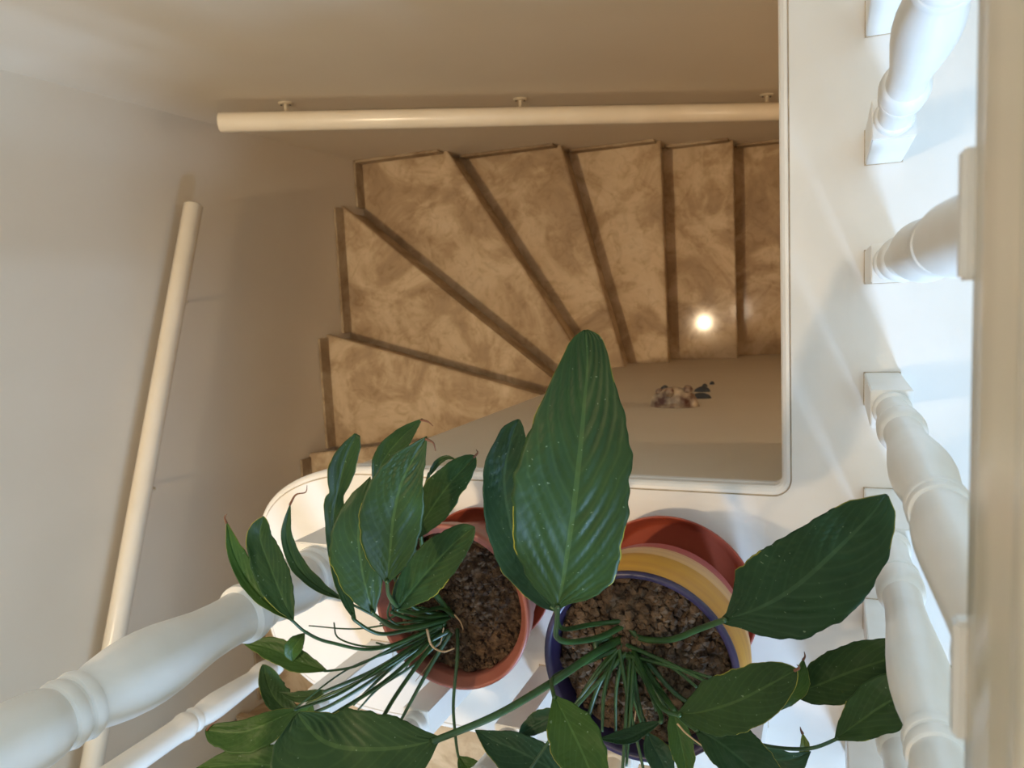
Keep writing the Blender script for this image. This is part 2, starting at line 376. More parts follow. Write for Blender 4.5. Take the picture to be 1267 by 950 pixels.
def make_baluster():
    bm = bmesh.new(); lathe(bm, bal_profile(), 36); body = bpy.data.meshes.new('baluster'); bmesh.ops.recalc_face_normals(bm, faces=bm.faces[:]); bm.to_mesh(body); bm.free()
    for p in body.polygons: p.use_smooth = True
    body.set_sharp_from_angle(angle=math.radians(32))
    h = .0192*H
    b1 = bbox(-h, h, -h, h, 0, .1655*H, bevel=.0012, seg=2); m1 = bpy.data.meshes.new('base_block'); b1.to_mesh(m1); b1.free()
    b2 = bbox(-h, h, -h, h, .730*H, BT, bevel=.0012, seg=2); m2 = bpy.data.meshes.new('top_block'); b2.to_mesh(m2); b2.free()
    for m_ in (body, m1, m2): m_.materials.append(M['paint'])
    return body, m1, m2
BM = make_baluster()
_h = .0192*H+.0009
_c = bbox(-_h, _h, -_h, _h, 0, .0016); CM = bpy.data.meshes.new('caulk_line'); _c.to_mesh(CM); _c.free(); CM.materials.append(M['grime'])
XB, YB = .0540*H, -.5535*H
bal = thing('balustrade', 'white painted balustrade of turned balusters, two newels and a rail on the ledge', 'balustrade', (XB, YB, ZL))
def link(name, me, par, loc=(0, 0, 0)):
    o = bpy.data.objects.new(name, me); C.objects.link(o); o.parent = par; o.location = loc; return o
spots = [(XB, y*H) for y in (.4365, .2965, .1545, .0185, -.125, -.265, -.404)]
spots += [(x*H, YB) for x in (-.098, -.238, -.378, -.512, -.668)]
for x, y in spots:
    b = link('baluster', BM[0], bal, (x-XB, y-YB, 0)); link('base_block', BM[1], b); link('top_block', BM[2], b); link('caulk_line', CM, b)
def newel_mesh():
    k = 2.1
    p = bal_profile(k, 1.0)
    q = []
    P0 = [(.034, .1655), (.0365, .1665), (.0380, .1705), (.0372, .1755), (.0350, .177), (.0335, .1785), (.0335, .1805), (.0362, .183), (.0372, .1875), (.0362, .1915), (.0335, .193), (.0325, .195), (.0350, .199), (.0366, .208), (.0366, .220), (.0350, .238), (.0322, .256), (.0298, .268), (.0284, .276),
          (.0280, .281), (.0308, .2825), (.0316, .287), (.0306, .2915), (.0284, .293), (.0284, .2955), (.0330, .2975), (.0352, .302), (.0360, .309), (.0352, .3165), (.0325, .3195), (.0300, .3215), (.0290, .335), (.0289, .352),
          (.0302, .378), (.0340, .405), (.0376, .430), (.0392, .452), (.0390, .468), (.0370, .488), (.0336, .506), (.0304, .518), (.0294, .524),
          (.0322, .526), (.0338, .5315), (.0324, .537), (.0294, .5385), (.0294, .541), (.0318, .5425), (.0334, .548), (.0320, .5535), (.0288, .5555),
          (.0318, .561), (.0342, .572), (.0352, .588), (.0346, .606), (.0328, .626), (.0305, .644), (.030, .650), (.034, .654), (.036, .658), (.034, .662)]
    bm = bmesh.new(); lathe(bm, [(r*H, z*H) for r, z in P0], 48); return bm
hn = .0398*H
def newel(x, y, top):
    o = crease(obj('newel_post', newel_mesh(), M['paint'], bal, True)); o.location = (x-XB, y-YB, 0)
    link('base_block', obj_mesh(bbox(-hn, hn, -hn, hn, 0, .166*H, bevel=.0018)), o)
    link('top_block', obj_mesh(bbox(-hn, hn, -hn, hn, .660*H, BT+.10, bevel=.003)), o)
    bm = bmesh.new(); lathe(bm, [(hn*.7, BT+.099), (hn*.95, BT+.108), (hn*.7, BT+.118), (hn*.55, BT+.124), (hn*.9, BT+.14), (hn*1.05, BT+.165), (hn*.85, BT+.19), (hn*.4, BT+.205), (0, BT+.208)], 32)
    f = obj('finial', bm, M['paint'], o, True)
def obj_mesh(bm):
    me = bpy.data.meshes.new('block'); bm.to_mesh(me); bm.free(); me.materials.append(M['paint']); return me
newel(XB, YB, 1)
newel(-.652*H, -.359*H, 1)
# rails on top
def rail_prof():
    # (across, up) around the section, flat underside, side groove, rounded top
    half = [(0, 0), (.0172, 0), (.0176, .022), (.0192, .027), (.0198, .034), (.0186, .050), (.0166, .061), (.0162, .069), (.0185, .076), (.0196, .086), (.0175, .098), (.0105, .105), (0, .107)]
    return half + [(-x, z) for x, z in half[-2:0:-1]]
def rail(name, p0, p1):
    p0, p1 = Vector(p0), Vector(p1); d = (p1-p0).normalized(); s = Vector((d.y, -d.x, 0)); bm = bmesh.new()
    P = rail_prof(); A = [bm.verts.new(p0+s*x+Vector((0, 0, z))) for x, z in P]; B = [bm.verts.new(p1+s*x+Vector((0, 0, z))) for x, z in P]
    for i in range(len(P)): bm.faces.new((A[i], A[(i+1) % len(P)], B[(i+1) % len(P)], B[i]))
    bm.faces.new(A); bm.faces.new(B[::-1]); o = obj(name, bm, M['rail'], bal, True)
    return o
rail('handrail', (0, hn, BT-.002), (0, YW-YB, BT-.002))
rail('handrail', (-hn, 0, BT-.002), (-.66*H-XB, 0, BT-.002))
rail('handrail', (-.652*H-XB, -.359*H-YB-hn, BT-.002), (-.652*H-XB, 0, BT-.002))
# a stair baluster fixed to the landing edge
sb = thing('stair_baluster', 'single white turned baluster at the landing edge below the big newel', 'baluster', (-1.052, -.718, -.28))
dr, df = .96, 1.146
zr, zf = EYE-dr+.28, EYE-df+.28
bm = bmesh.new(); L_ = zr-zf
prof = [(.018, zf-.10), (.021, zf-.095), (.022, zf-.088), (.020, zf-.08), (.0175, zf-.07), (.017, zf-.055), (.0165, zf-.045), (.0205, zf-.042), (.0215, zf-.036), (.019, zf-.03), (.0175, zf-.027), (.0195, zf-.022), (.0215, zf-.012), (.0222, zf), (.021, zf+.012), (.0185, zf+.022), (.0175, zf+.032),
        (.019, zf+.05), (.0215, zf+.09), (.0235, zf+.125), (.023, zf+.145), (.0205, zf+.162), (.0185, zf+.170), (.0215, zr-.012), (.0225, zr-.007), (.021, zr-.002), (.019, zr), (.021, zr+.003), (.0235, zr+.010), (.0235, zr+.018), (.021, zr+.028), (.0205, zr+.045),
        (.021, zr+.10), (.0215, zr+.18), (.020, zr+.26), (.018, zr+.30), (.021, zr+.305), (.018, zr+.315)]
lathe(bm, prof, 36); crease(obj('turned_shaft', bm, M['paint'], sb, True), 28)
obj('base_block', bbox(-.024, .024, -.024, .024, -.12, zf-.099, bevel=.0015), M['paint'], sb)

# ------------------------------------------------------------------ pots, saucers, soil
def lathe_thing(name, label, cat, loc, layers, seg=72):
    t = thing(name, label, cat, loc)
    for nm, prof, m in layers:
        bm = bmesh.new(); lathe(bm, prof, seg); obj(nm, bm, m, t, True)
    return t
P1 = Vector((-.5105, -.437, ZL)); P2 = Vector((-.2135, -.441, ZL))
def saucer(label, loc, r, h, m):
    bm = bmesh.new()
    lathe(bm, [(0, 0), (r*.80, 0), (r*.84, .002), (r*.97, h-.004), (r*.985, h), (r*.97, h+.001), (r*.945, h-.002), (r*.82, .006), (r*.78, .0045), (0, .0045)], 72)
    o = obj('saucer', bm, m, None, True); o.location = loc; return tag(o, label, 'saucer')
saucer('terracotta saucer under the plain terracotta pot', P1+Vector((-.004, -.0, 0)), .1135, .024, M['saucer'])
saucer('wide orange terracotta saucer under the striped pot', P2+Vector((-.004, .003, 0)), .1262, .044, M['saucer'])
# plain terracotta pot
z0 = .0052; h1 = .155
pot1 = thing('flower_pot', 'plain terracotta pot with thick rim next to the newel', 'pot', P1)
bm = bmesh.new(); lathe(bm, [(0, z0), (.082, z0), (.086, z0+.004), (.112, .118), (.1125, .124), (.104, .124), (.080, .012), (0, .012)], 72); obj('body', bm, M['terra'], pot1, True)
bm = bmesh.new(); lathe(bm, [(.1115, .122), (.1165, .121), (.1225, .150), (.1235, .156), (.1228, .159), (.1195, .1595), (.1175, .1585), (.1160, .1545), (.1090, .150), (.1075, .146), (.1035, .123), (.1115, .122)], 72); obj('rim', bm, M['terra'], pot1, True)
# striped pot
pot2 = thing('flower_pot', 'striped pot painted purple, mustard and red holding the larger plant', 'pot', P2)
bm = bmesh.new(); lathe(bm, [(0, z0), (.064, z0), (.068, .010), (.084, .06), (.1020, .105), (.1125, .122), (.1168, .142), (.1190, .158)], 72); obj('red_band', bm, M['red'], pot2, True)
bm = bmesh.new(); lathe(bm, [(.1190, .158), (.1225, .176), (.1245, .192), (.1245, .199)], 72); obj('tan_band', bm, M['tan'], pot2, True)
bm = bmesh.new(); lathe(bm, [(.1245, .199), (.1238, .214), (.1205, .232), (.1165, .241)], 72); obj('mustard_band', bm, M['mustard'], pot2, True)
bm = bmesh.new(); lathe(bm, [(.1165, .241), (.1180, .244), (.1180, .248), (.1160, .2500), (.1110, .2495), (.1090, .246), (.1075, .236), (.104, .200), (.098, .12), (.06, .03), (0, .025)], 72); obj('purple_rim', bm, M['purple'], pot2, True)
def soil(label, c, rad, z, m, seed, n):
    rnd = random.Random(seed); bm = bmesh.new(); rings = []
    NR, NS = 26, 72
    top = bm.verts.new((0, 0, .006))
    for i in range(1, NR+1):
        r = rad*i/NR; row = []
        for k in range(NS):
            a = 2*math.pi*k/NS; x, y = r*math.cos(a), r*math.sin(a)
            zz = noise.fractal(Vector((x*70+seed, y*70, seed)), 1, 2, 5)*.0055+noise.noise(Vector((x*16, y*16, seed)))*.005-.008*(i/NR)**4
            row.append(bm.verts.new((x, y, zz)))
        rings.append(row)
    for k in range(NS): bm.faces.new((top, rings[0][k], rings[0][(k+1) % NS]))
    for a, b in zip(rings, rings[1:]):
        for k in range(NS): bm.faces.new((a[k], b[k], b[(k+1) % NS], a[(k+1) % NS]))
    for _ in range(n):                      # crumbs
        r = rad*.97*math.sqrt(rnd.random()); a = rnd.uniform(0, 6.283); s = rnd.choice((.0016, .002, .0026, .0034, .0048)+((.0055, .0042, .0062) if seed == 11 else ()))*rnd.uniform(.8, 1.25)
        x, y = r*math.cos(a), r*math.sin(a)
        zz = noise.noise(Vector((x*16, y*16, seed)))*.005+.001-.008*(r/rad)**4
        g = bmesh.ops.create_icosphere(bm, subdivisions=1, radius=s, matrix=Matrix.Translation((x, y, zz+s*.25)))
        for v in g['verts']:
            v.co += Vector((rnd.uniform(-1, 1), rnd.uniform(-1, 1), rnd.uniform(-1, 1)))*s*.26
    o = obj('potting_soil', bm, m); o.location = (c.x, c.y, c.z+z)
    return tag(o, label, 'soil', kind='stuff')
soil('dark crumbly soil filling the plain terracotta pot', P1, .1085, .138, M['soil'], 3, 900)
soil('pale brown lumpy soil filling the striped pot', P2, .1065, .228, M['soil2'], 11, 1100)

# ------------------------------------------------------------------ plants
DEF = [(0, .04), (.05, .20), (.14, .52), (.28, .87), (.42, 1), (.58, .96), (.73, .76), (.86, .46), (.95, .18), (1, .015)]
BLUNT = [(0, .04), (.05, .22), (.14, .54), (.28, .86), (.42, 1), (.58, .99), (.73, .88), (.86, .68), (.94, .46), (.98, .24), (1, .05)]
NARROW = [(0, .1), (.1, .45), (.25, .85), (.45, 1), (.65, .9), (.82, .55), (.94, .22), (1, .02)]
def interp(tab, t):
    for a, b in zip(tab, tab[1:]):
        if t <= b[0]:
            k = (t-a[0])/(b[0]-a[0]); k = k if len(tab) < 6 else k
            return [x+(y-x)*k for x, y in zip(a[1:], b[1:])]
    return list(tab[-1][1:])
LEAFN = [0]
def leaf(plant, mid, wl, wr, stalk=None, roll=0, m='leaf', prof=DEF, cup=.18, wave=.06, rib=1.0, sr=.0026, tipcurl=None, nt=58, ns=9):
    """mid: (u, v, depth) points base->tip on the midrib; wl/wr half widths in photo pixels left/right of travel"""
    LEAFN[0] += 1; seed = LEAFN[0]*3.7
    dn = spline([U(*p) for p in mid], 200); acc = [0]
    for p, q in zip(dn, dn[1:]): acc.append(acc[-1]+(q-p).length)
    C3 = []; kk = 0
    for i in range(nt):
        L = acc[-1]*i/(nt-1)
        while kk < 198 and acc[kk+1] < L: kk += 1
        C3.append(dn[kk].lerp(dn[kk+1], min(1, (L-acc[kk])/max(1e-9, acc[kk+1]-acc[kk]))))
    eye = Vector((0, 0, EYE))
    bm = bmesh.new(); uvl = bm.loops.layers.uv.new('UVMap'); rows = []; info = {}
    for i, p in enumerate(C3):
        t = i/(nt-1)
        T = (C3[min(i+1, nt-1)]-C3[max(i-1, 0)]).normalized(); v = (p-eye).normalized()
        R_ = v.cross(T).normalized(); R_ = Matrix.Rotation(math.radians(roll), 3, T) @ R_; N = T.cross(R_)
        if N.dot(v) > 0: N = -N
        N = N.normalized(); k = zc(p)/F/max(.35, math.cos(math.radians(roll)))
        pr = interp(prof, t)
        if len(pr) == 1: hl, hr = wl*pr[0]*k, wr*pr[0]*k
        else: hl, hr = pr[0]*k, pr[1]*k
        row = []
        for j in range(-ns, ns+1):
            s = j/ns; a = abs(s); hw = hr if s > 0 else hl
            edge = 1+.10*noise.noise(Vector((t*8, seed, 1 if s > 0 else 5)))*a*a+.05*noise.noise(Vector((t*24, seed, 2 if s > 0 else 7)))*a*a
            ph = (t-(a**1.25)*.42)*NV*2*math.pi
            g_ = .5-.5*math.cos(ph+math.pi/2+1.2+(1.3 if s < 0 else 0)+.9*noise.noise(Vector((t*4, seed, s))))
            amp = .55+.6*noise.noise(Vector((t*5+3, seed, 9 if s > 0 else 4)))
            dz = -rib*.0026*amp*(1-g_)**3*min(1, a*5)*(1-a**4)*min(1, hw/.02)
            dz += .0016*noise.noise(Vector((t*6, s*2.5, seed)))*min(1, hw/.02)
            dz += cup*hw*(a**1.7)-.0012*math.exp(-(s*9)**2)
            dz += wave*hw*a*a*math.sin(t*11+seed+(2 if s > 0 else 0))
            q = p+R_*(s*hw*edge)+N*dz
            vv = bm.verts.new(q); info[vv] = (t, .5+s*.5); row.append(vv)
        rows.append(row)
    for a, b in zip(rows, rows[1:]):
        for j in range(len(a)-1):
            f = bm.faces.new((a[j], b[j], b[j+1], a[j+1]))
            for lp in f.loops: lp[uvl].uv = info[lp.vert]
    me = bpy.data.meshes.new('leaf'); bm.normal_update(); bm.to_mesh(me); bm.free(); me.materials.append(M[m])
    for p in me.polygons: p.use_smooth = True
    o = bpy.data.objects.new('leaf', me); C.objects.link(o); o.parent = plant; o.matrix_parent_inverse = Matrix.Translation(-plant.location)
    sm = o.modifiers.new('thickness', 'SOLIDIFY'); sm.thickness = .0007; sm.offset = 0
    if stalk:
        pts = [U(*q) for q in stalk]+[C3[0], C3[2]]
        bm = bmesh.new(); tube(bm, spline(pts, 8*len(pts)), lambda t: sr*(1.25-.5*t), 8); obj('stalk', bm, M['stem'], o, True)
    if tipcurl:
        pts = [C3[-2]]+[U(*q) for q in tipcurl]
        bm = bmesh.new(); tube(bm, spline(pts, 14), lambda t: .0016*(1-.8*t), 6); obj('dry_tip', bm, M['brown_tip'], o, True)
    return o
def stray(plant, pts, r, m='stem', name='stalk'):
    bm = bmesh.new(); P = [U(*q) for q in pts]; tube(bm, spline(P, 8*len(P)), lambda t: r*(1.1-.5*t), 7)
    o = obj(name, bm, M[m], plant, True); o.matrix_parent_inverse = Matrix.Translation(-plant.location); return o

B2 = (777, 790, .872)      # crown of the larger plant at the soil
B1 = (556, 766, .962)
pl2 = thing('peace_lily', 'large peace lily with broad ribbed leaves growing in the striped pot', 'plant', (P2.x, P2.y, ZL+.228))
pl1 = thing('peace_lily', 'smaller peace lily leaning out of the plain terracotta pot', 'plant', (P1.x, P1.y, ZL+.138))

# --- larger plant
leaf(pl2, [(690, 753, .660), (697, 715, .642), (704, 670, .628), (712, 614, .618), (718, 558, .613), (723, 502, .612), (727, 450, .614), (724, 408, .619)], 0, 0,
     [(775, 772, .875), (742, 788, .83), (706, 794, .77), (689, 788, .72), (689, 770, .69)],
     prof=[(0, 2, 2), (.04, 16, 14), (.08, 33, 32), (.13, 47, 46), (.2, 59, 57), (.3, 67, 66), (.42, 75, 67), (.54, 82, 64), (.64, 69, 61), (.74, 60, 51), (.84, 42, 34), (.92, 29, 25), (.96, 22, 21), (.985, 13, 15), (1, 2, 4)], rib=1.5, cup=.05, ns=14, nt=110, sr=.003)
leaf(pl2, [(688, 756, .72), (668, 735, .715), (640, 680, .71), (624, 600, .70), (632, 545, .69), (642, 519, .685)], 30, 40,
     [(776, 768, .875), (735, 772, .84), (700, 778, .78), (690, 770, .74)], m='leaf_b', prof=BLUNT, rib=1.8, cup=.3, wave=.12)
leaf(pl2, [(893, 768, .745), (940, 752, .73), (985, 725, .71), (1040, 675, .685), (1075, 640, .67), (1097, 612, .66)], 0, 0,
     [(779, 776, .873), (795, 790, .862), (830, 791, .83), (865, 778, .78)], m='leaf_b',
     prof=[(0, 3, 3), (.04, 8, 10), (.1, 26, 18), (.2, 50, 37), (.32, 58, 52), (.45, 57, 61), (.58, 51, 62), (.70, 45, 57), (.82, 38, 44), (.9, 29, 32), (.96, 14, 20), (1, 2, 3)], rib=1.5, cup=.1, ns=12, nt=80, sr=.0034)
leaf(pl2, [(838, 884, .72), (870, 880, .705), (910, 868, .69), (950, 848, .675), (986, 828, .66)], 35, 35,
     [(783, 800, .87), (800, 840, .82), (818, 874, .76)], m='leaf', prof=BLUNT, cup=.12, tipcurl=[(989, 826, .658), (986, 822, .656)])
leaf(pl2, [(978, 858, .83), (1010, 848, .82), (1055, 830, .81), (1100, 815, .80), (1135, 806, .795)], 32, 32,
     [(785, 800, .87), (850, 868, .86), (930, 872, .85)], m='leaf', prof=BLUNT, cup=.1)
leaf(pl2, [(1033, 915, .765), (1060, 895, .758), (1100, 868, .75), (1150, 848, .745), (1195, 832, .74)], 30, 30,
     [(785, 803, .87), (830, 875, .83), (905, 908, .79), (950, 923, .775), (1000, 926, .755)], m='leaf', prof=BLUNT, cup=.12, sr=.002)
leaf(pl2, [(860, 902, .74), (885, 915, .725), (920, 942, .71), (970, 985, .69)], 34, 26,
     [(785, 803, .87), (815, 850, .83), (840, 885, .78)], m='leaf_b', prof=BLUNT, cup=.1)
leaf(pl2, [(880, 925, .80), (930, 935, .795), (975, 940, .79), (1003, 930, .785)], 16, 24,
     [(785, 804, .87), (820, 870, .86), (850, 910, .83)], m='leaf_b', roll=25)
leaf(pl2, [(990, 940, .80), (996, 925, .795), (993, 907, .79)], 6, 6, None, m='leaf_y', prof=NARROW, tipcurl=[(991, 903, .79), (990, 899, .788)])
leaf(pl2, [(955, 880, .80), (972, 860, .795), (985, 845, .79), (994, 815, .785)], 10, 14, None, m='leaf_l', prof=NARROW, roll=35, tipcurl=[(996, 812, .785), (995, 806, .783)])
leaf(pl2, [(685, 860, .72), (700, 888, .705), (718, 925, .69), (735, 965, .675), (752, 1005, .66)], 30, 34,
     [(770, 800, .872), (735, 815, .84), (695, 832, .79), (683, 842, .75)], m='leaf_l', prof=DEF, cup=.16)
leaf(pl2, [(543, 914, .63), (510, 922, .615), (470, 926, .60), (425, 924, .588), (395, 912, .58), (368, 882, .572)], 0, 0,
     [(768, 790, .872), (730, 812, .82), (680, 846, .75), (615, 884, .68)], m='leaf',
     prof=[(0, 3, 3), (.05, 14, 10), (.15, 36, 22), (.3, 55, 36), (.45, 66, 44), (.6, 72, 46), (.75, 72, 40), (.87, 62, 26), (.95, 45, 12), (1, 8, 3)], rib=1.6, cup=.05, sr=.004, ns=12)
leaf(pl2, [(720, 985, .86), (680, 950, .85), (640, 928, .84), (610, 915, .835), (588, 903, .83)], 34, 22,
     [(772, 800, .873), (740, 850, .865), (722, 920, .865)], m='leaf_b', prof=DEF, cup=.25, rib=1.6)
leaf(pl2, [(700, 880, .87), (680, 888, .868), (660, 898, .866), (640, 912, .864)], 12, 14, None, m='leaf_b')
leaf(pl2, [(818, 892, .76), (800, 902, .755), (775, 913, .75), (740, 914, .745)], 8, 9,
     [(782, 803, .87), (800, 845, .83), (816, 880, .78)], m='leaf_b', roll=45)
leaf(pl2, [(800, 905, .84), (808, 922, .835), (818, 940, .83), (832, 970, .825)], 16, 16, [(781, 804, .872), (788, 860, .86)], m='leaf_b')
leaf(pl2, [(832, 876, .78), (838, 900, .775), (845, 930, .77), (852, 970, .765)], 15, 15, [(784, 803, .87), (812, 850, .83)], m='leaf_l', prof=NARROW)
for i, (u, v, d, w) in enumerate(((705, 880, .83, 9), (718, 862, .84, 0), (745, 905, .80, 0), (762, 905, .86, 0), (795, 900, .85, 0), (812, 880, .83, 0), (862, 850, .82, 0), (880, 838, .81, 0), (892, 852, .80, 0), (775, 948, .80, 0), (768, 985, .78, 0), (798, 960, .80, 0), (640, 975, .76, 0))):
    b = (777+random.uniform(-14, 14), 800+random.uniform(-8, 10), .872)
    m_ = ((b[0]*.45+u*.55)+random.uniform(-6, 6), b[1]*.5+v*.5, (b[2]+d)/2-.008)
    stray(pl2, [b, m_, (u, v, d)], .0027)
stray(pl2, [(756, 785, .87), (738, 795, .855), (742, 810, .85)], .005, 'stem')
stray(pl2, [(683, 842, .752), (672, 850, .75), (655, 856, .748)], .0012, 'dry', 'dry_stem')
stray(pl2, [(780, 830, .87), (788, 860, .86), (784, 900, .85)], .001, 'dry', 'dry_stem')
stray(pl2, [(838, 895, .76), (850, 908, .755), (872, 925, .75)], .001, 'dry', 'dry_stem')

# --- smaller plant
leaf(pl1, [(479, 722, .695), (482, 690, .684), (487, 640, .676), (499, 592, .673), (528, 540, .676)], 42, 36,
     [(556, 760, .965), (525, 762, .90), (495, 752, .81), (482, 738, .74)], m='leaf', cup=.10, rib=1.3, tipcurl=[(536, 548, .677), (539, 558, .68)], ns=11, nt=70)
leaf(pl1, [(463, 760, .74), (455, 735, .73), (447, 700, .722), (444, 650, .717), (458, 590, .718)], 35, 28,
     [(556, 764, .965), (525, 772, .90), (488, 776, .82)], m='leaf', cup=.03, rib=1.0, roll=-8)
leaf(pl1, [(440, 768, .82), (426, 735, .815), (415, 690, .81), (412, 645, .80), (419, 605, .79), (428, 568, .782), (441, 537, .775)], 0, 0,
     [(553, 766, .965), (510, 778, .90), (470, 784, .85)], m='leaf', prof=[(0, 1, 1), (.08, 5, 6), (.2, 8, 13), (.35, 8, 16), (.5, 9, 15), (.60, 14, 12), (.645, 14, 9), (.67, 10, 8), (.72, 15, 12), (.8, 18, 15), (.88, 15, 14), (.95, 9, 11), (1, 3, 5)], cup=.2)
leaf(pl1, [(462, 600, .80), (474, 570, .79), (494, 544, .78), (522, 518, .77)], 14, 16, [(556, 762, .965), (505, 745, .91), (470, 660, .84)], m='leaf', tipcurl=[(530, 522, .77), (536, 527, .77)])
leaf(pl1, [(512, 668, .80), (530, 635, .79), (555, 600, .78), (588, 564, .77)], 24, 22,
     [(558, 758, .965), (540, 735, .90), (518, 700, .83)], m='leaf', prof=BLUNT, cup=.1, tipcurl=[(591, 560, .77), (589, 556, .77)])
leaf(pl1, [(530, 590, .82), (540, 574, .82), (552, 566, .82), (564, 568, .82)], 4, 4, [(558, 760, .965), (530, 720, .92), (520, 640, .86)], m='leaf', prof=NARROW)
leaf(pl1, [(492, 755, .80), (508, 732, .79), (535, 700, .775), (562, 672, .765), (587, 652, .757)], 27, 27,
     [(562, 762, .96), (545, 752, .93), (515, 758, .87)], m='leaf', prof=BLUNT, cup=.12, ns=11)
leaf(pl1, [(486, 758, .86), (492, 738, .855), (500, 715, .85), (512, 690, .845)], 9, 9, [(556, 764, .965), (515, 766, .92)], m='leaf_b', roll=20)
leaf(pl1, [(362, 768, .70), (330, 744, .69), (305, 715, .685), (288, 680, .68), (280, 645, .675)], 10, 16,
     [(552, 770, .965), (470, 802, .86), (410, 795, .77), (380, 783, .72)], m='leaf_l', cup=.3, tipcurl=[(278, 640, .675), (281, 636, .674)], sr=.002)
leaf(pl1, [(363, 768, .70), (350, 740, .695), (334, 700, .688), (322, 665, .682), (326, 639, .678)], 21, 19, None, m='leaf', prof=BLUNT, cup=.2)
leaf(pl1, [(425, 742, .82), (395, 726, .81), (368, 700, .80), (354, 662, .79), (359, 622, .785)], 8, 10,
     [(552, 768, .965), (505, 778, .90), (470, 765, .86)], m='leaf', prof=NARROW, tipcurl=[(366, 612, .785), (378, 609, .785), (380, 600, .785)], sr=.0018)
leaf(pl1, [(405, 830, .83), (370, 818, .82), (335, 802, .815), (300, 795, .81)], 15, 15,
     [(550, 772, .965), (480, 805, .90), (440, 824, .86)], m='leaf_l', sr=.0018)
leaf(pl1, [(362, 818, .815), (362, 806, .81), (368, 795, .808), (377, 783, .805)], 12, 10, None, m='leaf_l', tipcurl=[(380, 781, .805), (382, 783, .804)])
leaf(pl1, [(374, 885, .86), (352, 876, .855), (335, 855, .85), (325, 822, .845)], 12, 18, [(548, 776, .965), (470, 835, .92), (410, 872, .88)], m='leaf', prof=BLUNT, cup=.2)
leaf(pl1, [(405, 854, .84), (385, 860, .838), (365, 862, .836), (346, 856, .834)], 7, 7, [(550, 774, .965), (470, 825, .89)], m='leaf', prof=NARROW)
leaf(pl1, [(370, 876, .70), (340, 890, .69), (300, 905, .68), (254, 903, .67)], 26, 14,
     [(548, 778, .965), (480, 820, .87), (420, 858, .77)], m='leaf_l', cup=.1, prof=BLUNT, tipcurl=[(260, 898, .67), (272, 889, .67)], sr=.002)
leaf(pl1, [(420, 965, .69), (370, 952, .68), (310, 945, .67), (243, 950, .66)], 26, 24, [(546, 782, .965), (490, 860, .86), (450, 930, .75)], m='leaf_l', cup=.1)
leaf(pl1, [(405, 888, .72), (385, 900, .715), (368, 920, .71), (352, 960, .705)], 24, 18, [(546, 780, .965), (480, 840, .85)], m='leaf_l', prof=BLUNT)
leaf(pl1, [(386, 868, .86), (380, 878, .858), (372, 888, .856), (366, 902, .854)], 12, 9, [(550, 776, .965), (470, 830, .90)], m='leaf_l')
leaf(pl1, [(567, 935, .86), (578, 948, .855), (590, 960, .85), (606, 980, .845)], 13, 15, [(566, 778, .955), (566, 810, .93), (561, 870, .90), (564, 915, .87)], m='leaf_l', sr=.0022)
for pts, r in (([(552, 774, .962), (500, 800, .92), (430, 828, .87), (360, 880, .80)], .0018),
               ([(556, 780, .96), (520, 800, .935), (480, 830, .91), (437, 872, .88)], .0034),
               ([(556, 782, .96), (515, 820, .93), (470, 850, .90), (443, 878, .88)], .0024),
               ([(558, 782, .96), (535, 820, .94), (510, 865, .91), (495, 893, .89)], .0034),
               ([(550, 770, .962), (500, 770, .93), (440, 778, .90), (382, 774, .88)], .0016),
               ([(552, 766, .962), (510, 790, .93), (460, 800, .90), (420, 790, .88), (413, 770, .875)], .0018),
               ([(548, 762, .962), (520, 752, .94), (492, 760, .93), (470, 772, .92)], .0024),
               ([(548, 764, .962), (525, 778, .945), (498, 775, .93), (480, 762, .91), (486, 735, .88)], .0022),
               ([(552, 770, .962), (522, 790, .94), (490, 800, .92), (465, 795, .91)], .0022),
               ([(545, 770, .962), (520, 800, .945), (500, 830, .93)], .0018)):
    stray(pl1, pts, r)
for pts, r in (([(498, 760, .90), (505, 742, .89), (519, 739, .885)], .0014), ([(549, 776, .955), (545, 795, .95), (540, 800, .948)], .001),
               ([(528, 778, .93), (534, 798, .93), (548, 806, .93), (562, 802, .935)], .0018), ([(541, 752, .95), (539, 766, .95), (546, 768, .95)], .001),
               ([(562, 760, .955), (570, 770, .958), (574, 782, .958)], .0012), ([(545, 800, .95), (530, 822, .94), (514, 843, .92)], .0008),
               ([(536, 790, .945), (524, 806, .94), (512, 815, .935)], .0008)):
    stray(pl1, pts, r, 'dry', 'dry_stem')

# ------------------------------------------------------------------ small wall ornaments on the spine wall
def ornament(label, x, z, rx, rz, dep, m, lumps=0, tilt=0):
    t = thing('wall_ornament', label, 'ornament', (x, YS, z))
    bm = bmesh.new(); bmesh.ops.create_uvsphere(bm, u_segments=28, v_segments=14, radius=1)
    for v in bm.verts:
        v.co = Vector((v.co.x*rx, v.co.y*dep, v.co.z*rz))
        v.co *= 1+.10*noise.noise(v.co*60+Vector((x*9, 0, z*9)))
        v.co.y = max(v.co.y, 0)
    bm.transform(Matrix.Rotation(tilt, 4, 'Y'))
    obj('body', bm, m, t, True)
    return t
o = ornament('brown and cream mottled ceramic ornament, largest on the spine wall', -.385, EYE-2.01, .064, .034, .052, M['shell'])
bm = bmesh.new(); lathe(bm, [(.062, 0), (.064, .004), (.060, .008), (.052, .011), (0, .012)], 32); bm.transform(Matrix.Translation((0, 0, -.006)) @ Matrix.Rotation(-math.pi/2, 4, 'X') @ Matrix.Diagonal((1, .72, 1, 1)))
obj('rim', bm, M['shell'], o, True)
rnd = random.Random(5)
